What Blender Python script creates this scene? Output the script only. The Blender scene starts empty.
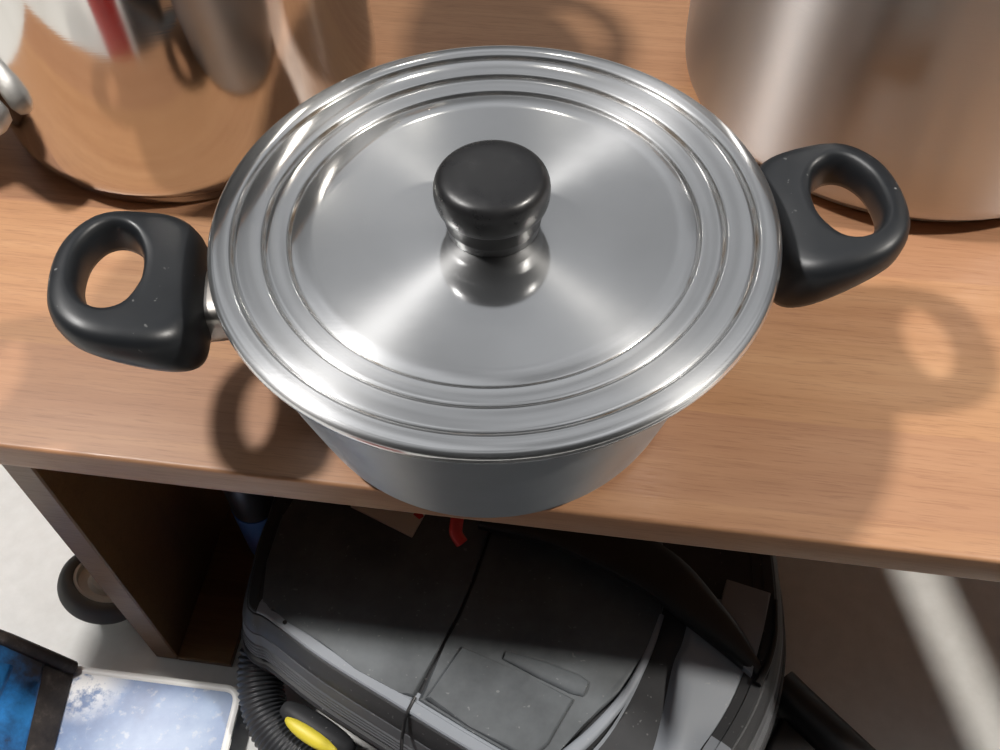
import bpy, bmesh, math, random
from mathutils import Vector, Matrix, noise
random.seed(7)
S = bpy.context.scene
C = S.collection

# ------------------------------------------------------------------ camera
# World: z = 0 is the table top, the casserole's axis is the z axis, metres.
CAM = Vector((0.01104, -0.31959, 0.41682))
RW = Matrix(((0.99967077, -0.01533278, -0.02057337),
             (0.0, -0.80181557, 0.59757159),
             (-0.02565848, -0.59737485, -0.80155158)))
F = 1000.0
cd = bpy.data.cameras.new('camera')
cd.sensor_width = 36.0; cd.lens = 36.0 * F / 1000.0; cd.clip_start = 0.02; cd.clip_end = 100
cam = bpy.data.objects.new('camera', cd); C.objects.link(cam)
cols = [RW @ Vector((1, 0, 0)), RW @ Vector((0, -1, 0)), RW @ Vector((0, 0, -1))]
cam.matrix_world = Matrix([[cols[j][i] for j in range(3)] + [CAM[i]] for i in range(3)] + [[0, 0, 0, 1]])
S.camera = cam

def at(px, py, z):
    """a point of the photograph at its real height z -> world point"""
    r = RW @ Vector(((px - 500) / F, (py - 375) / F, 1))
    p = CAM + r * ((z - CAM.z) / r.z)
    return Vector((p.x, p.y, z))

# ------------------------------------------------------------------ world, lamps, exposure
S.view_settings.view_transform = 'Standard'; S.view_settings.look = 'None'
S.view_settings.exposure = 0.0; S.view_settings.gamma = 1.0; S.view_settings.use_curve_mapping = False
W = bpy.data.worlds.new('world'); S.world = W; W.use_nodes = True
wn = W.node_tree.nodes; wl = W.node_tree.links; wn.clear()
wo = wn.new('ShaderNodeOutputWorld'); bg = wn.new('ShaderNodeBackground')
tc = wn.new('ShaderNodeTexCoord'); sp = wn.new('ShaderNodeSeparateXYZ')
ramp = wn.new('ShaderNodeValToRGB')
wl.new(tc.outputs['Generated'], sp.inputs[0]); wl.new(sp.outputs['Z'], ramp.inputs['Fac'])
e = ramp.color_ramp.elements
e[0].position = 0.0; e[0].color = (0.10, 0.095, 0.09, 1)
e[1].position = 1.0; e[1].color = (0.68, 0.69, 0.71, 1)
x = e.new(0.40); x.color = (0.16, 0.165, 0.17, 1); x = e.new(0.60); x.color = (0.46, 0.47, 0.49, 1)
nz = wn.new('ShaderNodeTexNoise'); nz.inputs['Scale'].default_value = 2.6; nz.inputs['Detail'].default_value = 3
wl.new(tc.outputs['Generated'], nz.inputs['Vector'])
nr = wn.new('ShaderNodeValToRGB'); nr.color_ramp.elements[0].position = .38; nr.color_ramp.elements[0].color = (.45, .45, .45, 1)
nr.color_ramp.elements[1].position = .64; nr.color_ramp.elements[1].color = (1.35, 1.35, 1.35, 1)
wl.new(nz.outputs['Fac'], nr.inputs['Fac'])
mm = wn.new('ShaderNodeMix'); mm.data_type = 'RGBA'; mm.blend_type = 'MULTIPLY'; mm.inputs[0].default_value = 1
wl.new(ramp.outputs['Color'], mm.inputs[6]); wl.new(nr.outputs['Color'], mm.inputs[7])
fr = wn.new('ShaderNodeMapRange'); fr.interpolation_type = 'SMOOTHSTEP'      # the viewer's side of the hall is dark
fr.inputs['From Min'].default_value = -.42; fr.inputs['From Max'].default_value = .15
fr.inputs['To Min'].default_value = .05; fr.inputs['To Max'].default_value = 1.0
wl.new(sp.outputs['Y'], fr.inputs['Value'])
m2 = wn.new('ShaderNodeMix'); m2.data_type = 'RGBA'; m2.blend_type = 'MULTIPLY'; m2.inputs[0].default_value = 1
wl.new(mm.outputs[2], m2.inputs[6]); wl.new(fr.outputs[0], m2.inputs[7])
wl.new(m2.outputs[2], bg.inputs['Color']); bg.inputs['Strength'].default_value = 1.0
wl.new(bg.outputs[0], wo.inputs[0])

def lamp(name, az, el, dist, power, size, col=(1, 1, 1)):
    a, b = math.radians(az), math.radians(el)
    d = Vector((math.cos(a) * math.cos(b), math.sin(a) * math.cos(b), math.sin(b)))
    l = bpy.data.lights.new(name, 'AREA'); l.shape = 'DISK'; l.size = size; l.energy = power; l.color = col
    o = bpy.data.objects.new(name, l); C.objects.link(o); o.location = d * dist
    o.rotation_euler = d.to_track_quat('Z', 'Y').to_euler()
lamp('ceiling_lamp_key', 168, 57, 2.6, 62, 0.20, (1.0, 0.97, 0.94))
lamp('ceiling_lamp_right', -9, 47, 2.8, 60, 0.16, (1.0, 0.95, 0.88))
lamp('ceiling_lamp_far_a', 96.7, 40, 5.0, .8, 0.06, (1, .95, .85))
lamp('ceiling_lamp_far_b', 87.3, 39.5, 5.0, .8, 0.06, (1, .95, .85))
lamp('ceiling_lamp_far_c', 103.9, 42, 5.0, .7, 0.10, (1, .95, .85))

# ------------------------------------------------------------------ helpers
FLOOR = -0.294
YAW = math.radians(-8.3188)
TX = Vector((math.cos(YAW), math.sin(YAW), 0)); TY = Vector((-math.sin(YAW), math.cos(YAW), 0))
E0 = Vector((-0.2505, -0.0485, 0))            # a point of the table's front edge
def T(u, v, z): return E0 + TX * u + TY * v + Vector((0, 0, z))

def mat(name, color=(.5, .5, .5), rough=.5, metal=0.0, spec=.5, aniso=0, coat=0):
    m = bpy.data.materials.new(name); m.use_nodes = True
    b = m.node_tree.nodes['Principled BSDF']
    b.inputs['Base Color'].default_value = (*color, 1); b.inputs['Roughness'].default_value = rough
    b.inputs['Metallic'].default_value = metal; b.inputs['Specular IOR Level'].default_value = spec
    b.inputs['Anisotropic'].default_value = aniso; b.inputs['Coat Weight'].default_value = coat
    return m
class N:
    """tiny node helper"""
    def __init__(s, m): s.t = m.node_tree; s.b = s.t.nodes['Principled BSDF']
    def n(s, typ, **kw):
        o = s.t.nodes.new('ShaderNode' + typ)
        for k, v in kw.items(): setattr(o, k, v)
        return o
    def l(s, a, b): s.t.links.new(a, b)
    def coord(s, scale=(1, 1, 1), rot=(0, 0, 0), out='Object'):
        c = s.n('TexCoord'); mp = s.n('Mapping'); s.l(c.outputs[out], mp.inputs[0])
        mp.inputs['Scale'].default_value = scale; mp.inputs['Rotation'].default_value = rot
        return mp.outputs[0]
    def noise(s, vec, scale=5, detail=3, rough=.5, dist=0):
        o = s.n('TexNoise'); o.inputs['Scale'].default_value = scale; o.inputs['Detail'].default_value = detail
        o.inputs['Roughness'].default_value = rough; o.inputs['Distortion'].default_value = dist
        s.l(vec, o.inputs['Vector']); return o.outputs['Fac']
    def ramp(s, fac, stops):
        r = s.n('ValToRGB'); el = r.color_ramp.elements
        while len(el) < len(stops): el.new(.5)
        for q, (p, c) in zip(el, stops):
            q.position = p; q.color = (*c, 1) if len(c) == 3 else c
        s.l(fac, r.inputs['Fac']); return r.outputs['Color']
    def mix(s, fac, a, b, mode='MIX'):
        o = s.n('Mix', data_type='RGBA', blend_type=mode)
        for sock, v in ((o.inputs[0], fac), (o.inputs[6], a), (o.inputs[7], b)):
            if hasattr(v, 'is_linked') or hasattr(v, 'links'): s.l(v, sock)
            elif isinstance(v, (int, float)): sock.default_value = v
            else: sock.default_value = (*v, 1)
        return o.outputs[2]
    def math(s, op, a, b=0.0):
        o = s.n('Math', operation=op)
        for sock, v in ((o.inputs[0], a), (o.inputs[1], b)):
            if isinstance(v, (int, float)): sock.default_value = v
            else: s.l(v, sock)
        return o.outputs[0]
    def bump(s, h, strength=.2, dist=.001):
        o = s.n('Bump'); o.inputs['Strength'].default_value = strength; o.inputs['Distance'].default_value = dist
        s.l(h, o.inputs['Height']); s.l(o.outputs[0], s.b.inputs['Normal']); return o
G = lambda v: (v, v, v)

def link(name, bm, m, parent=None, smooth=35, local=None):
    """one mesh object; local=(matrix) moves the verts into the object's own frame"""
    me = bpy.data.meshes.new(name)
    bmesh.ops.recalc_face_normals(bm, faces=bm.faces)
    bm.to_mesh(me); bm.free()
    for p in me.polygons: p.use_smooth = True
    me.set_sharp_from_angle(angle=math.radians(smooth))
    if m: me.materials.append(m)
    o = bpy.data.objects.new(name, me); C.objects.link(o)
    if parent: o.parent = parent
    return o
def tag(o, label, cat, group=None, kind=None):
    if label: o['label'] = label
    if cat: o['category'] = cat
    if group: o['group'] = group
    if kind: o['kind'] = kind
    return o
def empty(name, loc=(0, 0, 0), rz=0):
    o = bpy.data.objects.new(name, None); C.objects.link(o); o.empty_display_size = .05
    o.location = loc; o.rotation_euler = (0, 0, rz); return o

def lathe(bm, prof, seg=96, c=(0, 0), close=False):
    rows = []
    for R, z in prof:
        if R < 1e-6: rows.append([bm.verts.new((c[0], c[1], z))])
        else: rows.append([bm.verts.new((c[0] + R * math.cos(2 * math.pi * i / seg), c[1] + R * math.sin(2 * math.pi * i / seg), z)) for i in range(seg)])
    pairs = list(zip(rows, rows[1:])) + ([(rows[-1], rows[0])] if close else [])
    for a, b in pairs:
        for i in range(seg):
            j = (i + 1) % seg
            q = [a[i % len(a)], a[j % len(a)], b[j % len(b)], b[i % len(b)]]
            u = []
            for v in q:
                if v not in u: u.append(v)
            if len(u) > 2: bm.faces.new(u)
    return bm
def loft(bm, rings, closed=True, caps=True):
    rows = [[bm.verts.new(p) for p in r] for r in rings]
    n = len(rows[0])
    for a, b in zip(rows, rows[1:]):
        for i in range(n if closed else n - 1):
            j = (i + 1) % n; bm.faces.new((a[i], a[j], b[j], b[i]))
    if caps and closed: bm.faces.new(rows[0][::-1]); bm.faces.new(rows[-1])
    return bm
def fit(pts, k=3):
    """rounded profile: subdivide polyline with Catmull-Rom"""
    out = []
    for i in range(len(pts) - 1):
        p0 = pts[max(i - 1, 0)]; p1 = pts[i]; p2 = pts[i + 1]; p3 = pts[min(i + 2, len(pts) - 1)]
        for s in range(k):
            t = s / k
            out.append(tuple(.5 * ((2 * b) + (-a + c) * t + (2 * a - 5 * b + 4 * c - d) * t * t + (-a + 3 * b - 3 * c + d) * t ** 3) for a, b, c, d in zip(p0, p1, p2, p3)))
    out.append(tuple(pts[-1])); return out
def fitloop(pts, k=4):
    n = len(pts); out = []
    for i in range(n):
        p0, p1, p2, p3 = (pts[(i + q) % n] for q in (-1, 0, 1, 2))
        for s in range(k):
            t = s / k
            out.append(Vector([.5 * ((2 * b) + (-a + c) * t + (2 * a - 5 * b + 4 * c - d) * t * t + (-a + 3 * b - 3 * c + d) * t ** 3) for a, b, c, d in zip(p0, p1, p2, p3)]))
    return out
def tube(bm, path, rad, seg=16, caps=True, flat=1.0):
    """round tube along a list of points; rad a number or a list"""
    P = [Vector(p) for p in path]; n = len(P)
    up = Vector((0, 0, 1)); rings = []
    for i, p in enumerate(P):
        d = (P[min(i + 1, n - 1)] - P[max(i - 1, 0)]).normalized()
        a = d.cross(up)
        if a.length < 1e-3: a = d.cross(Vector((0, 1, 0)))
        a.normalize(); b = a.cross(d)
        r = rad[i] if isinstance(rad, (list, tuple)) else rad
        rings.append([p + a * (r * math.cos(2 * math.pi * k / seg)) + b * (r * flat * math.sin(2 * math.pi * k / seg)) for k in range(seg)])
    return loft(bm, rings, True, caps)
def box8(bm, pts8, bev=0, seg=2):
    v = [bm.verts.new(p) for p in pts8]
    fs = [(0, 1, 2, 3), (7, 6, 5, 4), (0, 4, 5, 1), (1, 5, 6, 2), (2, 6, 7, 3), (3, 7, 4, 0)]
    f = [bm.faces.new([v[i] for i in q]) for q in fs]
    if bev:
        ed = set(e for q in f for e in q.edges)
        bmesh.ops.bevel(bm, geom=list(ed), offset=bev, segments=seg, affect='EDGES', profile=.6)
    return bm
def tbox(u0, u1, v0, v1, z0, z1, bev=0, seg=2, f=T):
    return box8(bmesh.new(), [f(u0, v0, z0), f(u1, v0, z0), f(u1, v1, z0), f(u0, v1, z0), f(u0, v0, z1), f(u1, v0, z1), f(u1, v1, z1), f(u0, v1, z1)], bev, seg)
def prism(pts, z0, z1, bev=0, seg=2, bm=None):
    """polygon (list of xy) as a slab between z0 and z1; z may be callables of (x, y)"""
    bm = bm or bmesh.new()
    fz = lambda z, p: z(p) if callable(z) else z
    lo = [bm.verts.new((p[0], p[1], fz(z0, p))) for p in pts]; hi = [bm.verts.new((p[0], p[1], fz(z1, p))) for p in pts]
    n = len(pts); top = bm.faces.new(hi); bm.faces.new(lo[::-1])
    for i in range(n): bm.faces.new((lo[i], lo[(i + 1) % n], hi[(i + 1) % n], hi[i]))
    if bev: bmesh.ops.bevel(bm, geom=list(top.edges), offset=bev, segments=seg, affect='EDGES', profile=.6)
    return bm

# ------------------------------------------------------------------ materials
def wood_mat(name, tint=None):
    m = mat(name, rough=.36, spec=.45); q = N(m)
    v = q.coord((1, 1, 1))
    c = q.n('SeparateXYZ'); q.l(v, c.inputs[0])
    # veneer strips side by side across the depth, their joints a little wavy
    wob = q.noise(q.coord((2.2, 0, 0)), 1, 2)
    st = q.math('MULTIPLY', q.math('ADD', c.outputs['Y'], q.math('MULTIPLY', wob, .012)), 1 / .052)
    st = q.math('FLOOR', q.math('ADD', st, STRIP))
    wv = q.n('TexWhiteNoise', noise_dimensions='1D'); q.l(st, wv.inputs['W'])
    g1 = q.noise(q.coord((5, 130, 130)), 1.0, 7, .68, .8)
    g2 = q.noise(q.coord((55, 1100, 1100)), 1.0, 3, .6)
    g3 = q.noise(q.coord((2.5, 22, 22)), 1.0, 4, .55, 1.2)
    base = q.ramp(g1, [(.26, (.300, .145, .072)), (.5, (.430, .226, .120)), (.74, (.525, .300, .168))])
    base = q.mix(.30, base, q.ramp(wv.outputs['Value'], [(.1, (.350, .165, .095)), (.4, (.470, .235, .125)), (.9, (.600, .325, .140))]))
    base = q.mix(.30, base, q.ramp(g3, [(.32, (.350, .165, .090)), (.68, (.540, .310, .172))]))
    base = q.mix(q.math('MULTIPLY', q.ramp(g2, [(.52, G(0)), (.68, G(1))]), .38), base, (.240, .105, .055))
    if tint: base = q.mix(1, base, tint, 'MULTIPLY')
    q.l(base, q.b.inputs['Base Color'])
    q.l(q.ramp(g2, [(.3, G(.32)), (.7, G(.46))]), q.b.inputs['Roughness'])
    q.bump(g2, .06, .0003)
    return m
STRIP = .625
M_wood = wood_mat('wood_laminate')
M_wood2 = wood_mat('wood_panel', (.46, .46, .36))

def steel(name, col, rough, aniso=.0, smooth_mix=None, tangent=True, scratch=.0, stains=None):
    m = mat(name, col, rough, 1.0, aniso=aniso); q = N(m)
    if tangent:
        t = q.n('Tangent', direction_type='RADIAL', axis='Z'); q.l(t.outputs[0], q.b.inputs['Tangent'])
    return m, q
M_steel_pot, q = steel('steel_polished', (.70, .68, .65), .09)
v = q.noise(q.coord((25, 25, 25)), 1, 3); q.l(q.ramp(v, [(.3, G(.06)), (.75, G(.15))]), q.b.inputs['Roughness'])
v = q.noise(q.coord((6, 6, 900)), 1, 3); q.bump(v, .03, .0003)

M_steel_brushed, q = steel('steel_brushed_wall', (.62, .61, .60), .36, .96)
q.b.inputs['Anisotropic Rotation'].default_value = .25
v = q.noise(q.coord((4, 4, 1500)), 1, 4); q.bump(v, .30, .0004)

M_cass, q = steel('steel_casserole_wall', (.40, .42, .44), .44, .5); q.b.inputs['Anisotropic Rotation'].default_value = .25
v = q.noise(q.coord((30, 30, 30)), 1, 4); q.l(q.ramp(v, [(.3, G(.36)), (.75, G(.54))]), q.b.inputs['Roughness'])

M_lid, q = steel('steel_lid', (.68, .69, .69), .42, .9); q.b.inputs['Anisotropic Rotation'].default_value = .25
oc = q.n('TexCoord'); sx = q.n('SeparateXYZ'); q.l(oc.outputs['Object'], sx.inputs[0])
rad = q.math('SQRT', q.math('ADD', q.math('POWER', sx.outputs['X'], 2), q.math('POWER', sx.outputs['Y'], 2)))
# fine circular brushing
cmb = q.n('CombineXYZ'); q.l(q.math('MULTIPLY', rad, 1500), cmb.inputs['X'])
ang = q.math('ARCTAN2', sx.outputs['Y'], sx.outputs['X']); q.l(q.math('MULTIPLY', ang, 3), cmb.inputs['Y'])
ring = q.noise(cmb.outputs[0], 1, 3)
# straight wiping scratches
scr = q.noise(q.coord((40, 1100, 1), (0, 0, math.radians(-32))), 1, 3, .6)
scr2 = q.noise(q.coord((30, 900, 1), (0, 0, math.radians(38))), 1, 3, .6)
h = q.math('ADD', ring, q.math('MULTIPLY', q.math('ADD', scr, scr2), .35))
q.bump(h, .16, .00025)
cloud = q.noise(q.coord((14, 14, 14)), 1, 5, .6)
q.l(q.ramp(cloud, [(.3, G(.36)), (.7, G(.48))]), q.b.inputs['Roughness'])
# brown grime lying in the three grooves
grime = None
for R0 in (.1146, .1012, .0903):
    d = q.math('ABSOLUTE', q.math('SUBTRACT', rad, R0)); d = q.math('LESS_THAN', d, .00055)
    grime = d if grime is None else q.math('ADD', grime, d)
gm = q.math('MULTIPLY', grime, q.ramp(q.noise(q.coord((26, 26, 26)), 1, 4, .65), [(.50, G(.06)), (.66, G(.75))]))
colr = q.mix(gm, q.mix(.5, (.63, .64, .64), q.ramp(cloud, [(.25, G(.60)), (.75, G(.80))])), (.22, .13, .045))
q.l(colr, q.b.inputs['Base Color'])
q.l(q.math('SUBTRACT', 1.0, q.math('MULTIPLY', gm, .8)), q.b.inputs['Metallic'])
gl = q.n('BsdfGlossy'); gl.inputs['Roughness'].default_value = .085; b2 = q.n('Bump'); b2.inputs['Strength'].default_value = .012; b2.inputs['Distance'].default_value = .0003; q.l(h, b2.inputs['Height']); q.l(b2.outputs[0], gl.inputs['Normal']); q.l(colr, gl.inputs['Color'])
mx = q.n('MixShader'); mx.inputs[0].default_value = .72
q.l(q.b.outputs[0], mx.inputs[1]); q.l(gl.outputs[0], mx.inputs[2]); q.l(mx.outputs[0], q.t.nodes['Material Output'].inputs['Surface'])

M_bakelite = mat('black_bakelite', (.012, .013, .015), .36, 0, .55); q = N(M_bakelite)
sp1 = q.ramp(q.noise(q.coord((260, 260, 260)), 1, 2, .5), [(.70, G(0)), (.735, G(1))])
sp2 = q.ramp(q.noise(q.coord((22, 22, 22)), 1, 2), [(.5, G(0)), (.66, G(1))])
q.l(q.mix(q.math('MULTIPLY', sp1, q.math('MULTIPLY', sp2, .55)), q.mix(q.noise(q.coord((60, 60, 60)), 1, 4), (.008, .0095, .0115), (.015, .017, .020)), (.45, .45, .44)), q.b.inputs['Base Color'])
q.l(q.ramp(q.noise(q.coord((40, 40, 40)), 1, 4), [(.3, G(.36)), (.7, G(.48))]), q.b.inputs['Roughness'])
M_knob = mat('black_knob', (.014, .014, .015), .24, 0, .5)
q = N(M_knob); v = q.noise(q.coord((120, 120, 120)), 1, 5, .65); q.l(q.ramp(v, [(.35, G(.26)), (.7, G(.42))]), q.b.inputs['Roughness'])
M_ferrule = mat('steel_ferrule', (.62, .58, .53), .35, 1.0)

def dusty(name, col, rough, dust=(.30, .31, .32), amt=.35, spec=.25):
    m = mat(name, col, rough, 0, spec); q = N(m)
    a = q.noise(q.coord((9, 9, 9)), 1, 6, .65)
    b = q.noise(q.coord((130, 130, 130)), 1, 3, .6)
    s = q.ramp(q.noise(q.coord((330, 330, 330)), 1, 1), [(.73, G(0)), (.76, G(1))])
    c = q.mix(q.math('MULTIPLY', q.ramp(a, [(.35, G(0)), (.7, G(1))]), amt), col, dust)
    c = q.mix(q.math('MULTIPLY', b, amt * .35), c, dust)
    c = q.mix(q.math('MULTIPLY', s, .18), c, (.5, .5, .48))
    q.l(c, q.b.inputs['Base Color'])
    return m
M_vlid = dusty('vacuum_lid_plastic', (.060, .065, .070), .50, (.21, .23, .245), .55)
M_vgrey = dusty('vacuum_grey_plastic', (.24, .26, .29), .5, (.34, .355, .38), .3)
M_vdark = dusty('vacuum_dark_plastic', (.030, .031, .034), .5, (.10, .10, .10), .35)
M_vmid = dusty('vacuum_mid_plastic', (.11, .115, .125), .5, (.2, .2, .2), .3)
M_vblack = mat('vacuum_black_plastic', (.008, .008, .009), .42)
M_hose = mat('hose_black', (.035, .037, .041), .38)
M_yellow = mat('yellow_badge', (.72, .60, .05), .45)
M_red = mat('red_plastic', (.62, .035, .03), .45)
M_paper = mat('white_card', (.72, .68, .62), .7)

M_floor = mat('concrete', rough=.62, spec=.35); q = N(M_floor)
a = q.noise(q.coord((3, 3, 3)), 1, 8, .62); b = q.noise(q.coord((70, 70, 70)), 1, 4, .6)
cc = q.ramp(a, [(.3, (.62, .61, .58)), (.5, (.76, .755, .73)), (.72, (.84, .84, .82))])
cc = q.mix(.25, cc, q.ramp(b, [(.3, (.55, .54, .51)), (.7, (.84, .84, .82))]))
q.l(cc, q.b.inputs['Base Color']); q.bump(b, .06, .001)

M_blue = mat('blue_paint', rough=.45); q = N(M_blue)
a = q.noise(q.coord((28, 28, 28)), 1, 6, .65)
cb_ = q.ramp(a, [(.33, (.035, .028, .024)), (.39, (.02, .10, .27)), (.55, (.03, .24, .62)), (.75, (.05, .34, .78))])
d_ = q.n('VectorMath', operation='DISTANCE'); q.l(q.coord(), d_.inputs[0]); d_.inputs[1].default_value = tuple(at(30, 650, FLOOR + .04) - at(110, 720, FLOOR))
gr_ = q.math('ADD', d_.outputs['Value'], q.math('MULTIPLY', q.math('SUBTRACT', a, .5), .05))
cb_ = q.mix(q.ramp(gr_, [(.014, G(1)), (.034, G(0))]), cb_, (.030, .026, .026))
q.l(cb_, q.b.inputs['Base Color'])
M_rust = mat('greasy_worn_steel', rough=.6); q = N(M_rust)
a = q.noise(q.coord((45, 45, 45)), 1, 6, .7)
q.l(q.ramp(a, [(.3, (.012, .010, .010)), (.55, (.045, .036, .032)), (.68, (.12, .10, .085)), (.8, (.4, .38, .36))]), q.b.inputs['Base Color'])
M_plate = mat('worn_blue_plate', rough=.38, spec=.6); q = N(M_plate)
a = q.noise(q.coord((22, 22, 22)), 1, 6, .65); b = q.noise(q.coord((170, 170, 170)), 1, 3, .6)
cc = q.ramp(a, [(.28, (.05, .085, .20)), (.5, (.115, .19, .36)), (.72, (.20, .29, .45))])
cc = q.mix(q.math('MULTIPLY', q.ramp(b, [(.58, G(0)), (.72, G(1))]), .35), cc, (.58, .57, .52))
d_ = q.n('VectorMath', operation='DISTANCE'); q.l(q.coord(), d_.inputs[0]); d_.inputs[1].default_value = tuple(at(88, 678, FLOOR + .016) - at(110, 720, FLOOR))
w_ = q.math('MULTIPLY', q.ramp(d_.outputs['Value'], [(.010, G(1)), (.034, G(0))]), q.ramp(q.noise(q.coord((60, 60, 60)), 1, 5, .7), [(.4, G(0)), (.52, G(1))]))
cc = q.mix(w_, cc, (.74, .74, .74))
q.l(cc, q.b.inputs['Base Color'])
M_bare = mat('bare_worn_edge', (.80, .80, .78), .4, 0, .6)
M_rubber = mat('grey_rubber', (.10, .105, .10), .7)
M_rim = mat('cast_wheel_rim', (.50, .52, .51), .45, 0)

# ------------------------------------------------------------------ setting: floor
bm = bmesh.new()
bmesh.ops.create_grid(bm, x_segments=2, y_segments=2, size=6)
o = link('floor', bm, M_floor); o.location = (0, 0, FLOOR); o['kind'] = 'structure'

# ------------------------------------------------------------------ the wooden shelf unit
tab = empty('shelf_unit', T(0, 0, FLOOR), YAW)
tag(tab, 'low brown wood-grain shelf unit carrying the three steel pots', 'shelf')
def TL(u, v, z): return Vector((u, v, z - FLOOR))
def tl(u0, u1, v0, v1, z0, z1, bev=0, seg=2): return tbox(u0, u1, v0, v1, z0, z1, bev, seg, TL)
def top_slab(u0, u1, skew0, skew1):
    f = lambda u, v, z, k: TL(u + k * v, v, z)
    return box8(bmesh.new(), [f(u0, 0, -.0205, skew0), f(u1, 0, -.0205, skew1), f(u1, .52, -.0205, skew1), f(u0, .52, -.0205, skew0), f(u0, 0, 0, skew0), f(u1, 0, 0, skew1), f(u1, .52, 0, skew1), f(u0, .52, 0, skew0)], .0022, 3)
link('shelf_top', top_slab(-.190, .766, 0, -.33), M_wood, tab)  # right end skewed so the gap shapes a light streak on the floor
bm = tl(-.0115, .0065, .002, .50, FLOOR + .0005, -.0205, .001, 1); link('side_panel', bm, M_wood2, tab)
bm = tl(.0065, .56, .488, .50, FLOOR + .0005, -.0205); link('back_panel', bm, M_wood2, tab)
link('shade_board', prism([TL(a, b, 0).xy for a, b in [(.0065, .002), (.047, .002), (.047, .075), (.064, .085), (.064, .488), (.0065, .488)]], .0005, .006, .0006, 1), M_wood2, tab)  # dark board added so the floor beside the panel reads as deep shade
tb2 = empty('shelf_unit', T(0, 0, FLOOR), YAW)  # unseen unit, added so light through the gap streaks the floor
tag(tb2, 'neighbouring low wood-grain shelf unit added out of view so its gap casts the floor streak', 'shelf')
link('shelf_top', top_slab(.807, 1.60, -.33, 0), M_wood, tb2)
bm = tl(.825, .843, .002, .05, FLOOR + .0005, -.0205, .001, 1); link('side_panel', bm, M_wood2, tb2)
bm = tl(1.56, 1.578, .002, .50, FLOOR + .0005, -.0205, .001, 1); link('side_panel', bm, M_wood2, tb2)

# ------------------------------------------------------------------ the casserole
cas = empty('casserole', (-.0045, -.0005, 0), math.radians(6.5))
tag(cas, 'lidded stainless casserole with two black loop handles, overhanging the shelf edge', 'casserole')
prof = [(0, .0004), (.086, .0004)] + fit([(.090, .0006), (.0930, .0025), (.0955, .007), (.0985, .018), (.1045, .042), (.1105, .068), (.1172, .0955)], 4) + [(.1186, .0968), (.1170, .0974), (.1156, .0962), (.0905, .005), (0, .004)]
link('body', lathe(bmesh.new(), prof, 144), M_cass, cas)

def handle_mesh(hv=0):
    bm = bmesh.new()
    out = [(.1932, 0), (.1916, .0150), (.1866, .0265), (.177, .0358), (.165, .0402), (.152, .0415), (.1415, .0402), (.1335, .0355), (.1292, .0270), (.1282, .0130), (.1280, 0)]
    out = out + [(u, -v) for u, v in out[-2:0:-1]]
    hol = [(.1805, 0), (.1792, .0110), (.1742, .0205), (.1668, .0238), (.1595, .0198), (.1555, .0100), (.1545, 0)]
    hol = hol + [(u, -v) for u, v in hol[-2:0:-1]]
    O = fitloop([Vector(p) for p in out], 8); H = fitloop([Vector((p[0], p[1] + hv)) for p in hol], 8)
    c = Vector((.167, hv))
    def hit(poly, th):
        d = Vector((math.cos(th), math.sin(th))); best = 0
        for i in range(len(poly)):
            a = poly[i] - c; b = poly[(i + 1) % len(poly)] - c; e_ = b - a
            den = d.x * e_.y - d.y * e_.x
            if abs(den) < 1e-12: continue
            t = (a.x * e_.y - a.y * e_.x) / den; s = (a.x * d.y - a.y * d.x) / den
            if t > 0 and -1e-6 <= s <= 1 + 1e-6: best = max(best, t)
        return best
    def ip(u, tab):
        if u <= tab[0][0]: return tab[0][1]
        for i, ((a, x0), (b, x1)) in enumerate(zip(tab, tab[1:])):
            if u <= b: return x0 + (x1 - x0) * (u - a) / (b - a)
        return tab[-1][1]
    sm = lambda u, tab: sum(ip(u + d, tab) for d in (-.008, -.004, 0, .004, .008)) / 5
    mid = [(.120, .0640), (.128, .0690), (.136, .0745), (.145, .0790), (.155, .0828), (.165, .0865), (.175, .0893), (.195, .0905)]
    thk = [(.120, .0330), (.130, .0320), (.140, .0285), (.155, .0230), (.170, .0195), (.195, .0170)]
    def arc(x0, y0, x1, y1, flip, k=6):
        o = []
        for j in range(k + 1):
            t = math.pi / 2 * j / k
            o.append((x0 + (x1 - x0) * (math.sin(t) if flip else 1 - math.cos(t)), y0 + (y1 - y0) * ((1 - math.cos(t)) if flip else math.sin(t))))
        return o
    NT = 112; rings = []
    for i in range(NT):
        th = 2 * math.pi * i / NT; ri = hit(H, th); ro = hit(O, th); w = ro - ri
        # section as (r, s): s = +1 top, -1 bottom, with fillets in metres
        fo = min(.0085, w * .48); fi = min(.0042, w * .28)
        sec = [(ri, -.55), (ri, 0.0), (ri + fi * .08, .38), (ri + fi * .30, .66), (ri + fi * .62, .88), (ri + fi, 1.0)]
        k = 5
        for j in range(1, k): sec.append((ri + fi + (ro - fo - ri - fi) * j / k, 1.0 + .02 * math.sin(math.pi * j / k)))
        for j in range(9):
            t = math.pi * j / 8; sec.append((ro - fo + fo * math.sin(t) ** .85, math.copysign(abs(math.cos(t)) ** .85, math.cos(t))))
        sec += [(ro - fo - (ro - fo - ri) * .4, -1.0), (ri + fi, -1.0), (ri + fi * .3, -.88)]
        ring = []
        for rr, sv in sec:
            p = c + Vector((math.cos(th), math.sin(th))) * rr
            ring.append(Vector((p.x, p.y, sm(p.x, mid) + sv * sm(p.x, thk) / 2)))
        rings.append(ring)
    rows = [[bm.verts.new(p) for p in r] for r in rings]; NP = len(rows[0])
    for i in range(NT):
        a, b = rows[i], rows[(i + 1) % NT]
        for k in range(NP): bm.faces.new((a[k], a[(k + 1) % NP], b[(k + 1) % NP], b[k]))
    return bm
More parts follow.
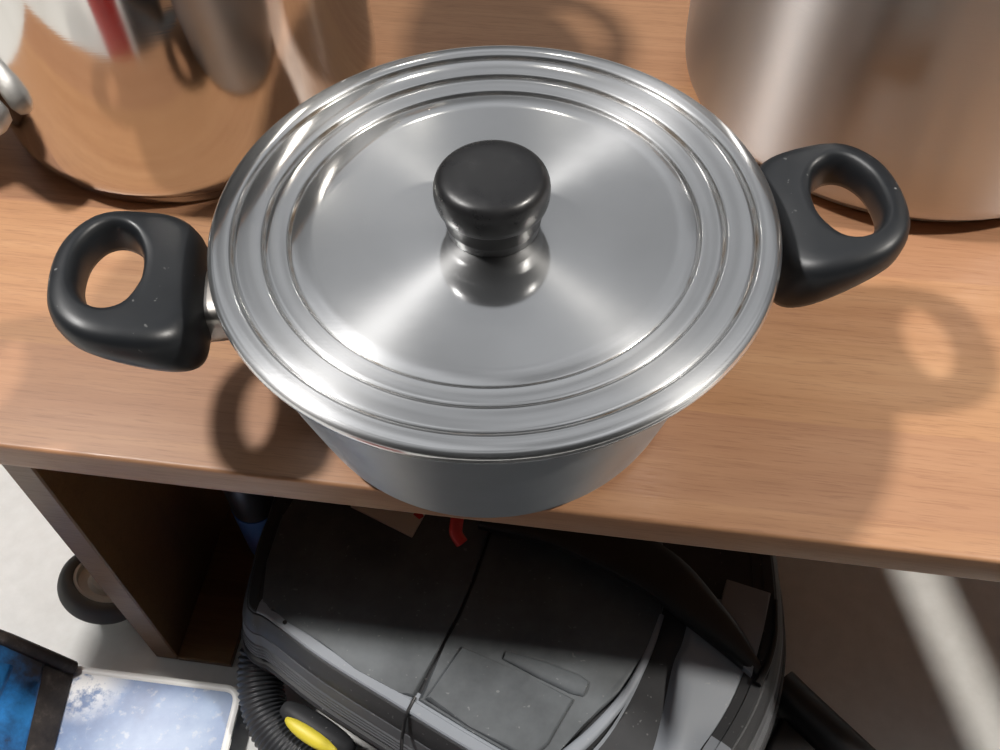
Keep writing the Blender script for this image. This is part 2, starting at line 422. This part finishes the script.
def bracket_mesh():
    bm = bmesh.new()
    rings = []
    for u, hw, hh in ((.1095, .0170, .0125), (.1150, .0165, .012), (.1300, .0165, .012)):
        rings.append([Vector((u, hw * math.copysign(abs(math.cos(t)) ** .55, math.cos(t)), .066 + hh * math.copysign(abs(math.sin(t)) ** .55, math.sin(t)))) for t in [2 * math.pi * k / 32 for k in range(32)]])
    return loft(bm, rings)
for s in (0, math.pi):
    hd = link('handle', handle_mesh(-.0045 if s else .001), M_bakelite, cas, 60); hd.rotation_euler = (0, 0, s)
    br = link('ferrule', bracket_mesh(), M_ferrule, hd, 40); br['label'] = 'steel ferrule'

lid = empty('pot_lid', (0, 0, .1012))
tag(lid, 'round brushed steel lid with three grooves and a black knob', 'lid')
lp = [(0, .1000), (.010, .1000), (.05, .1003), (.080, .1009), (.0892, .1012), (.0898, .1010), (.0902, .1007), (.0906, .1010), (.0909, .1018), (.0913, .1023), (.0920, .1025),
      (.0985, .1030), (.1002, .1030), (.1007, .1027), (.1011, .1023), (.1014, .1027), (.1017, .1037), (.1022, .1042), (.1030, .1044), (.1123, .1047), (.1137, .1046), (.1141, .1042), (.1145, .1038), (.1148, .1043), (.1151, .1052), (.1157, .1058), (.1168, .1061),
      (.1222, .1060), (.1240, .1056), (.1252, .1045), (.1256, .1028), (.1254, .1012), (.1246, .1000), (.1230, .0994), (.1195, .0992), (.1150, .0990), (.1130, .0988), (.088, .0985), (0, .0982)]
lp = [(r, z - .1012) for r, z in lp]
link('lid_plate', lathe(bmesh.new(), lp, 192), M_lid, lid, 50)
z0 = .1000 - .1012
kp = [(0, 0), (.0198, 0), (.0206, .0008), (.0214, .0056), (.0215, .0060), (.0214, .0064), (.0221, .0130), (.0223, .0154)]
cp = [(0, .0148), (.0228, .0148), (.0240, .0150), (.0243, .0154)] + fit([(.0244, .0158), (.0250, .0180), (.0253, .0212), (.0250, .0246), (.0237, .0279), (.0209, .0303), (.0150, .0316), (.0070, .0321)], 4) + [(0, .0322)]
neck = link('knob_neck', lathe(bmesh.new(), [(r, z + z0) for r, z in kp] + [(0, .0098 + z0)], 72), M_knob, lid)
link('knob', lathe(bmesh.new(), [(r, z + z0) for r, z in cp], 96), M_knob, lid, 50)['label'] = 'black knob'

# ------------------------------------------------------------------ the two tall pots behind
def tall_pot(name, label, c, R, h, rb, m, hz, hang, hm):
    p = empty(name, (c[0], c[1], 0)); tag(p, label, 'stockpot', None)
    pr = [(0, .0004), (R - rb, .0004), (R - rb * .8, .0015), (R - rb * .8, .0065), (R - rb * .75, .0070)] + fit([(R - rb * .6, .0075), (R - rb * .22, .012), (R - rb * .04, .019), (R, .030)], 4) + \
         [(R, h * .5), (R, h), (R + .003, h + .001), (R + .003, h + .003), (R - .002, h + .003), (R - .002, .03), (R - rb, .01), (0, .01)]
    link('body', lathe(bmesh.new(), pr, 144), m, p, 40)
    for a in hang:
        bm = bmesh.new()
        pts = []
        for k in range(25):
            t = math.pi * k / 24
            pts.append(Vector((R - .002 + .040 * math.sin(t) ** .7, .042 * math.cos(t), hz + .004 * math.sin(t))))
        tube(bm, pts, .0085, 14, True, .8)
        hd = link('handle', bm, hm, p); hd.rotation_euler = (0, 0, math.radians(a))
    return p
tall_pot('stockpot', 'polished tall steel pot behind the casserole, by its left handle', (-.200, .235), .1200, .22, .010, M_steel_pot, .192, (22, 160), M_steel_pot)
tall_pot('stockpot', 'brushed steel tall pot behind the casserole, by its right handle', (.262, .224), .1420, .19, .016, M_steel_brushed, .130, (75, 255 + 100), M_steel_brushed)

pan = empty('milk_pan', (-.372, .185, 0))
tag(pan, 'small steel pan at the left end of the shelf, only its handle tip in view', 'pan')
link('body', lathe(bmesh.new(), [(0, .0004), (.035, .0004), (.039, .002), (.042, .008), (.044, .085), (.046, .086), (.0455, .087), (.0425, .086), (.040, .008), (0, .004)], 72), M_steel_pot, pan)
tip = at(3, 133, .050); dv = (Vector((tip.x + .372, tip.y - .185, 0))); dn = dv.normalized(); q1 = dv.length
bm = bmesh.new(); tube(bm, [dn * .0425 + Vector((0, 0, .074)), dn * .047 + Vector((0, 0, .074)), dn * (q1 - .012) + Vector((0, 0, .061)), dn * (q1 - .005) + Vector((0, 0, .056)), dn * (q1 - .001) + Vector((0, 0, .052)), dn * q1 + Vector((0, 0, .050))], [.010, .0115, .013, .012, .009, .003], 24, True, .62)
link('handle', bm, mat('bright_steel', (.80, .80, .79), .5, .75), pan, 60)

# ------------------------------------------------------------------ the vacuum cleaner under the shelf
ZT = -.172
vc = empty('vacuum_cleaner', (0.0, -.06, FLOOR)); VO = Vector(vc.location)
tag(vc, 'dusty black and grey canister vacuum cleaner under the shelf', 'vacuum cleaner')
def vlink(name, bm, m, sm=35, parent=None):
    bmesh.ops.translate(bm, verts=bm.verts, vec=-VO)
    return link(name, bm, m, parent or vc, sm)
opx = [(300, 470), (268, 515), (254, 560), (246, 598), (251, 611), (266, 618), (320, 659), (400, 709), (470, 752), (560, 802), (630, 822), (690, 806), (733, 750), (762, 695), (776, 640), (777, 590), (768, 530), (745, 480), (650, 450), (450, 440)]
O = fitloop([at(x, y, ZT).xy for x, y in opx], 6)
def offs(P, d):
    n = len(P); out = []
    for i in range(n):
        t = (P[(i + 1) % n] - P[i - 1]).normalized(); out.append(P[i] + Vector((t.y, -t.x)) * d)
    return out
area = sum(O[i].x * O[(i + 1) % len(O)].y - O[(i + 1) % len(O)].x * O[i].y for i in range(len(O)))
if area < 0: O.reverse()
def rings(prof): return [[Vector((p.x, p.y, z)) for p in offs(O, d)] for d, z in prof]
# lower shell
vlink('lower_shell', loft(bmesh.new(), rings([(-.008, FLOOR + .001), (.002, FLOOR + .004), (.009, -.268), (.013, -.245), (.013, -.2305), (.0145, -.2300), (.0155, -.2285), (.0155, -.2255), (.0140, -.2240), (.0110, -.2235), (.0105, -.2200), (-.02, -.2200)])), M_vdark)
pr = [(-.012, -.2200), (.0115, -.2200)]
for k in range(4):
    zz = -.2185 + k * .0034; oo = .0115 - k * .0008
    pr += [(oo, zz), (oo + .0011, zz + .0006), (oo + .0009, zz + .0020), (oo - .0003, zz + .0026)]
pr += [(.0085, -.2040), (.0092, -.2032), (.0068, -.1925), (.0055, -.1915), (-.012, -.1915)]
vlink('ribbed_band', loft(bmesh.new(), rings(pr)), M_vmid)
vlink('upper_band', loft(bmesh.new(), rings([(-.012, -.1915), (.0062, -.1915), (.0064, -.1900), (.0030, -.1810), (.0002, -.1750), (-.0008, -.1745), (-.012, -.1745)])), M_vdark)
RP = [(-.014, -.1745), (-.0008, -.1745), (-.0010, -.1728), (-.0020, ZT), (-.0078, ZT), (-.0084, -.1728), (-.014, -.1735)]
near = lambda q: min(range(len(O)), key=lambda i: (O[i] - q.xy).length)
i0, i1 = near(at(256, 612, ZT)), near(at(735, 748, ZT)); nO = len(O)
def arc_idx(i, j): return [(i + k) % nO for k in range((j - i) % nO + 1)]
front = arc_idx(i0, i1)
if sum(O[i].y for i in front) / len(front) > sum(p.y for p in O) / nO: front = arc_idx(i1, i0); i0, i1 = i1, i0
rr_ = rings(RP)
vlink('rim_band', loft(bmesh.new(), [[r[i] for r in rr_] for i in front]), M_vgrey)
vlink('rear_rim', loft(bmesh.new(), [[r[i] for r in rr_] for i in arc_idx(i1, i0)]), M_vdark)
vlink('inner_deck', prism([p for p in offs(O, -.010)], -.1850, -.1760), M_vblack)
# cover in two halves with the seam between them
band = [at(x, y, ZT).xy for x, y in [(289, 617), (321, 640), (357, 668), (400, 690)]]
def cov(px, z0, z1, bev=.0022): return prism([at(x, y, ZT).xy for x, y in px], z0, z1, bev, 3)
vlink('left_cover', cov([(305, 480), (280, 520), (266, 562), (262, 600), (270, 611), (289, 619), (321, 642), (357, 670), (400, 693), (414, 698), (441, 643), (457, 616), (472, 580), (484, 545), (500, 500), (470, 460)], -.1800, ZT + .0005), M_vlid)
vlink('right_cover', cov([(503, 500), (487, 547), (476, 580), (461, 616), (445, 645), (418, 700), (470, 731), (540, 772), (552, 760), (584, 724), (621, 692), (646, 655), (660, 620), (668, 580), (660, 520), (640, 470)], -.1800, ZT + .0005), M_vlid)
bm = bmesh.new(); tube(bm, [at(415, 697, ZT), at(408, 711, ZT - .0002), at(405, 719, -.1745), at(402, 738, -.1880), at(401, 756, -.1925)], .0011, 8); vlink('seam', bm, M_vblack)
vlink('raised_cover_pad', cov([(462, 647), (425, 700), (470, 728), (530, 762), (548, 745), (574, 700), (525, 676)], ZT - .002, ZT + .0030, .0025), M_vlid)
bm = bmesh.new(); tube(bm, [at(x, y, ZT + .001) for x, y in [(505, 655), (540, 669), (575, 684), (586, 689)]], [.003, .0055, .0065, .0050], 16, True, .42); vlink('latch_bead', bm, M_vlid)
# rail, valley, hump and flat flank to the right of the cover
rows = []
for (a, b, c_, d_, e_) in [((668, 585), (682, 590), (694, 594), (704, 598), (758, 606)), ((655, 630), (668, 636), (684, 640), (700, 640), (762, 640)), ((648, 657), (660, 663), (674, 664), (687, 665), (750, 686)), ((628, 700), (645, 706), (665, 706), (683, 700), (730, 722)), ((600, 742), (628, 748), (655, 748), (677, 750), (702, 752)), ((560, 782), (600, 790), (640, 790), (668, 795), (685, 790))]:
    zs = (ZT - .001, ZT - .010, ZT - .002, ZT + .006, ZT - .004)
    q_ = [at(x, y, z) for (x, y), z in zip((a, b, c_, d_, e_), zs)]
    r_ = fit([tuple(p) for p in q_], 5)
    rows.append(r_)
rows = [list(r) for r in zip(*[fit(list(col), 5) for col in zip(*rows)])]
bm = bmesh.new()
loft(bm, [[Vector(p) for p in r] + [Vector((p[0], p[1], -.184)) for p in r[::-1]] for r in rows])
vlink('side_cover', bm, M_vgrey, 40)
bm = bmesh.new(); tube(bm, fit([tuple(at(x, y, ZT + .0015)) for x, y in [(662, 615), (647, 656), (624, 697), (592, 734), (556, 765)]], 6), [.0015 + .0030 * k / 24 for k in range(25)], 12, True, .7); vlink('cover_rail', bm, M_vgrey)
# square grey piece with the slot beside it, and the screw
vlink('grey_panel', prism([at(x, y, ZT + .004).xy for x, y in [(727, 579), (771, 593), (763, 632), (752, 675), (711, 636)]], ZT - .004, ZT + .0045, .0012), M_vgrey)
bm = bmesh.new(); tube(bm, fit([tuple(at(x, y, ZT + .002)) for x, y in [(776, 600), (775, 635), (768, 662), (757, 684)]], 5), [.0012 + .0016 * k / 15 for k in range(16)], 10); vlink('slot', bm, M_vblack)
bm = bmesh.new(); c0 = at(699, 593, ZT + .003); lathe(bm, [(0, c0.z - .004), (.004, c0.z - .004), (.004, c0.z), (.003, c0.z + .001), (0, c0.z + .001)], 20, (c0.x, c0.y)); vlink('screw', bm, M_ferrule)
c0 = at(285, 622.5, ZT); bm = bmesh.new(); lathe(bm, [(0, ZT - .001), (.0014, ZT - .001), (.0014, ZT + .0006), (0, ZT + .0006)], 16, (c0.x, c0.y)); vlink('rim_hole', bm, M_vblack)
# folded carrying handle: a broad flat bow
hp_ = [(478, 524, ZT + .020), (500, 530, ZT + .024), (547, 541, ZT + .028), (597, 563, ZT + .027), (647, 590, ZT + .024), (687, 621, ZT + .018), (727, 652, ZT + .010), (756, 676, ZT + .003)]
P_ = fit([tuple(at(x, y, z)) for x, y, z in hp_], 5)
bm = bmesh.new(); rg = []
for i, p in enumerate(P_):
    p = Vector(p); d = (Vector(P_[min(i + 1, len(P_) - 1)]) - Vector(P_[max(i - 1, 0)])); d.z = 0; d.normalize(); s_ = Vector((-d.y, d.x, 0))
    w = .004 + .030 * math.sin(math.pi * min(1, (i + 1) / len(P_) * .9 + .06)) ; th = .010
    rg.append([p + s_ * (w / 2 + w / 2 * math.copysign(abs(math.cos(t)) ** .6, math.cos(t))) + Vector((0, 0, -th / 2 + th / 2 * math.copysign(abs(math.sin(t)) ** .6, math.sin(t)))) for t in [2 * math.pi * k / 16 for k in range(16)]])
loft(bm, rg); vlink('carrying_handle', bm, M_vblack)
# red release lever
bm = bmesh.new(); tube(bm, fit([tuple(at(x, y, ZT + z)) for x, y, z in [(460, 505, .034), (457, 520, .032), (456, 533, .028), (462, 543, .024)]], 5), [.0042 + .0006 * (k % 2) * 0 for k in range(16)], 12); vlink('release_lever', bm, M_red)
# yellow badge bulging from the lower shell
bc = at(311, 735, -.246)
bx_ = (at(345, 758, -.246) - at(290, 722, -.246)).normalized(); by_ = Vector((bx_.y, -bx_.x, 0))
def pod(c, ln, hw, hh, pw=1.0):
    bm = bmesh.new(); rg = []
    for k in range(11):
        a = math.pi * k / 10; rr = max(math.sin(a) ** pw, .03)
        rg.append([c + bx_ * (-math.cos(a) * ln) + by_ * (rr * hw * math.cos(t)) + Vector((0, 0, rr * hh * math.sin(t))) for t in [2 * math.pi * j / 24 for j in range(24)]])
    return loft(bm, rg)
vlink('badge_socket', pod(bc - by_ * .006 + Vector((0, 0, -.004)), .030, .009, .008, .6), M_vdark, 60)
vlink('badge', pod(bc, .0215, .0062, .0045), M_yellow, 60)
# corrugated hose curling round the front corner
path = fit([tuple(at(x, y, z)) for x, y, z in [(276, 625, -.245), (262, 655, -.255), (261, 690, -.262), (270, 722, -.266), (292, 752, -.268), (330, 782, -.268), (390, 812, -.266), (440, 828, -.262)]], 30)
# even out the spacing
L = [0]
for a, b in zip(path, path[1:]): L.append(L[-1] + (Vector(b) - Vector(a)).length)
step = .0006; pts = []; i = 0; s = 0
while s < L[-1]:
    while L[i + 1] < s: i += 1
    t = (s - L[i]) / (L[i + 1] - L[i]); pts.append(Vector(path[i]).lerp(Vector(path[i + 1]), t)); s += step
bm = bmesh.new(); tube(bm, pts, [.0152 + .0008 * math.sin(2 * math.pi * k * step / .0036) for k in range(len(pts))], 24); vlink('hose', bm, M_hose, 80)

# ------------------------------------------------------------------ black wand on the floor at the right
wd = empty('vacuum_wand', at(830, 712, FLOOR)); wo_ = Vector(wd.location)
tag(wd, 'straight black vacuum wand lying on the floor right of the vacuum', 'vacuum wand')
def wlink(name, bm, m):
    bmesh.ops.translate(bm, verts=bm.verts, vec=-wo_); return link(name, bm, m, wd)
bm = bmesh.new(); tube(bm, [at(777, 687, FLOOR + .016), at(795, 705, FLOOR + .016), at(885, 790, FLOOR + .016)], .0155, 24); wlink('tube', bm, M_vblack)
bm = bmesh.new()
a0, a1, b0, b1 = (at(*p, FLOOR + .02) for p in [(786, 706), (846, 742), (760, 760), (830, 800)])
box8(bm, [Vector((p.x, p.y, FLOOR + .001)) for p in (b0, b1, a1, a0)] + [b0, b1, a1, a0], .004, 3); wlink('floor_nozzle', bm, M_vblack)

# ------------------------------------------------------------------ hand truck at the lower left
ht = empty('hand_truck', at(110, 720, FLOOR)); ho = Vector(ht.location)
tag(ht, 'blue-painted hand truck with a worn toe plate, at the foot of the shelf panel', 'hand truck')
def hlink(name, bm, m, sm=35):
    bmesh.ops.translate(bm, verts=bm.verts, vec=-ho); return link(name, bm, m, ht, sm)
ZP = FLOOR + .016
def roundpoly(px, z, corner, r, k=8):
    out = []
    n = len(px); P = [at(x, y, z).xy for x, y in px]
    for i, p in enumerate(P):
        if i in corner:
            a = (P[i - 1] - p).normalized(); b = (P[(i + 1) % n] - p).normalized()
            s0, s1 = p + a * r, p + b * r
            for j in range(k + 1):
                t = j / k; out.append((s0 * (1 - t) + p * t) * (1 - t) + (p * (1 - t) + s1 * t) * t)
        else: out.append(p)
    return out
plate_px = [(66, 668), (239, 690), (212, 800), (40, 800)]
PP = roundpoly(plate_px, ZP, (1,), .010)
hlink('toe_plate', prism([p for p in PP], ZP - .006, ZP, .0008), M_plate)
bm = bmesh.new()
edge = PP[0:1] + PP[1:-1]
tube(bm, [Vector((p.x, p.y, ZP - .0012)) for p in PP[:-1]], .0030, 10, True, .7); hlink('worn_lip', bm, M_bare)
# the bend and the blue upright plate, leaning to the left
def quadbox(px4, th):
    bm = bmesh.new(); t4 = [at(*p) for p in px4]; return box8(bm, [p - Vector((0, 0, th)) for p in t4] + t4, .0012, 2)
hlink('bend', quadbox([(40, 800, ZP + .002), (10, 800, ZP + .022), (45, 655, ZP + .022), (74, 667, ZP + .002)][::-1], .006), M_rust)
hlink('upright_plate', quadbox([(12, 800, ZP + .022), (-60, 800, ZP + .060), (-30, 628, ZP + .060), (46, 655, ZP + .022)][::-1], .006), M_blue)
bm = bmesh.new(); tube(bm, [at(-30, 626, ZP + .060), at(8, 640, ZP + .042), at(48, 657, ZP + .0225), at(73, 668, ZP + .003)], .0050, 12); hlink('greasy_edge', bm, M_rust)
bm = quadbox([(-10, 716, ZP + .052), (-30, 716, ZP + .060), (-10, 660, ZP + .060), (12, 664, ZP + .046)][::-1], .004); hlink('bracket_flap', bm, M_blue)

# ------------------------------------------------------------------ red bucket off to the front left (unseen, added for its red reflection in the polished pot)
rp = empty('bucket', (-.335, -.445, FLOOR)); tag(rp, 'red plastic bucket added out of frame for its reflection in the polished pot', 'bucket')
M_redp = mat('red_enamel', (.42, .03, .025), .35)
link('body', lathe(bmesh.new(), [(0, 0), (.068, 0), (.070, .002), (.086, .196), (.090, .198), (.090, .204), (.084, .204), (.068, .006), (0, .005)], 64), M_redp, rp)
bm = bmesh.new(); tube(bm, [Vector((.088 * math.cos(math.pi * k / 24), -.088 * math.sin(math.pi * k / 24) - .004, .206 + .004 * math.sin(math.pi * k / 24))) for k in range(25)], .0022, 10); link('bail_handle', bm, M_ferrule, rp)['label'] = 'wire handle'

# ------------------------------------------------------------------ rubber mat in front of the shelf, added unseen to darken reflections and floor bounce
M_mat = mat('mat_rubber', (.020, .020, .021), .8)
fm = prism([(-.20, -.17), (1.05, -.34), (.95, -1.25), (-.30, -1.08)], FLOOR + .0005, FLOOR + .010, .003)
fm = link('reflection_mat', fm, M_mat); tag(fm, 'dark rubber floor mat added out of frame to darken reflections and floor bounce', 'mat')

# ------------------------------------------------------------------ wheel behind the side panel
wc = at(104, 585, FLOOR + .0295)
wh = empty('trolley_wheel', wc); wh.rotation_euler = Vector((.42, .30, .85)).to_track_quat('X', 'Z').to_euler()
tag(wh, 'small trolley wheel with a cast rim, beside the left side panel of the shelf', 'wheel')
def axx(bm): bmesh.ops.rotate(bm, verts=bm.verts, cent=(0, 0, 0), matrix=Matrix.Rotation(math.radians(90), 3, 'Y')); return bm
link('tyre', axx(lathe(bmesh.new(), fit([(.022, -.008), (.028, -.0095), (.0312, -.006), (.032, 0), (.0312, .006), (.028, .0095), (.023, .008), (.022, 0)], 3), 64, close=True)), M_rubber, wh)
link('rim', axx(lathe(bmesh.new(), [(0, -.005), (.019, -.005), (.0225, -.007), (.0225, .0075), (.0205, .0078), (.0185, .004), (.012, .0025), (.010, .006), (0, .006)], 48)), M_rim, wh)
link('hub', axx(lathe(bmesh.new(), [(0, .006), (.0055, .006), (.0055, .010), (.0045, .011), (0, .011)], 24)), M_rim, wh)

# ------------------------------------------------------------------ small things lying behind the vacuum cleaner
cb = empty('card', at(385, 515, ZT + .02))
tag(cb, 'small white card with a red mark, lying on the vacuum under the shelf edge', 'card')
zc = ZT + .0035
cpx = [(350, 506), (412, 537), (428, 508), (366, 478)]
CP = [at(x, y, zc) for x, y in cpx]; co = Vector(cb.location)
bm = box8(bmesh.new(), [Vector((p.x, p.y, ZT + .0015)) - co for p in CP] + [p - co for p in CP], .0006, 1); link('card_sheet', bm, M_paper, cb)
R3 = [at(x, y, zc + .0004) - co for x, y in [(413, 514), (419, 519), (424, 516), (420, 510)]]
bm = box8(bmesh.new(), [p - Vector((0, 0, .0006)) for p in R3] + R3); link('printed_mark', bm, M_red, cb)['label'] = 'red printed mark'

M_can = mat('can_grey', (.10, .105, .115), .35, .6); M_canblue = mat('can_blue', (.10, .25, .6), .4)
kn = empty('spray_can', at(272, 540, FLOOR + .0058)); ko = Vector(kn.location)
tag(kn, 'small grey and blue spray can standing on the added dark board left of the vacuum', 'spray can')
link('can_body', lathe(bmesh.new(), [(0, .0005), (.017, .0005), (.018, .002), (.018, .060), (0, .060)], 40), M_canblue, kn)
link('cap', lathe(bmesh.new(), [(0, .060), (.0172, .060), (.0172, .095), (.015, .102), (0, .103)], 40), M_can, kn)
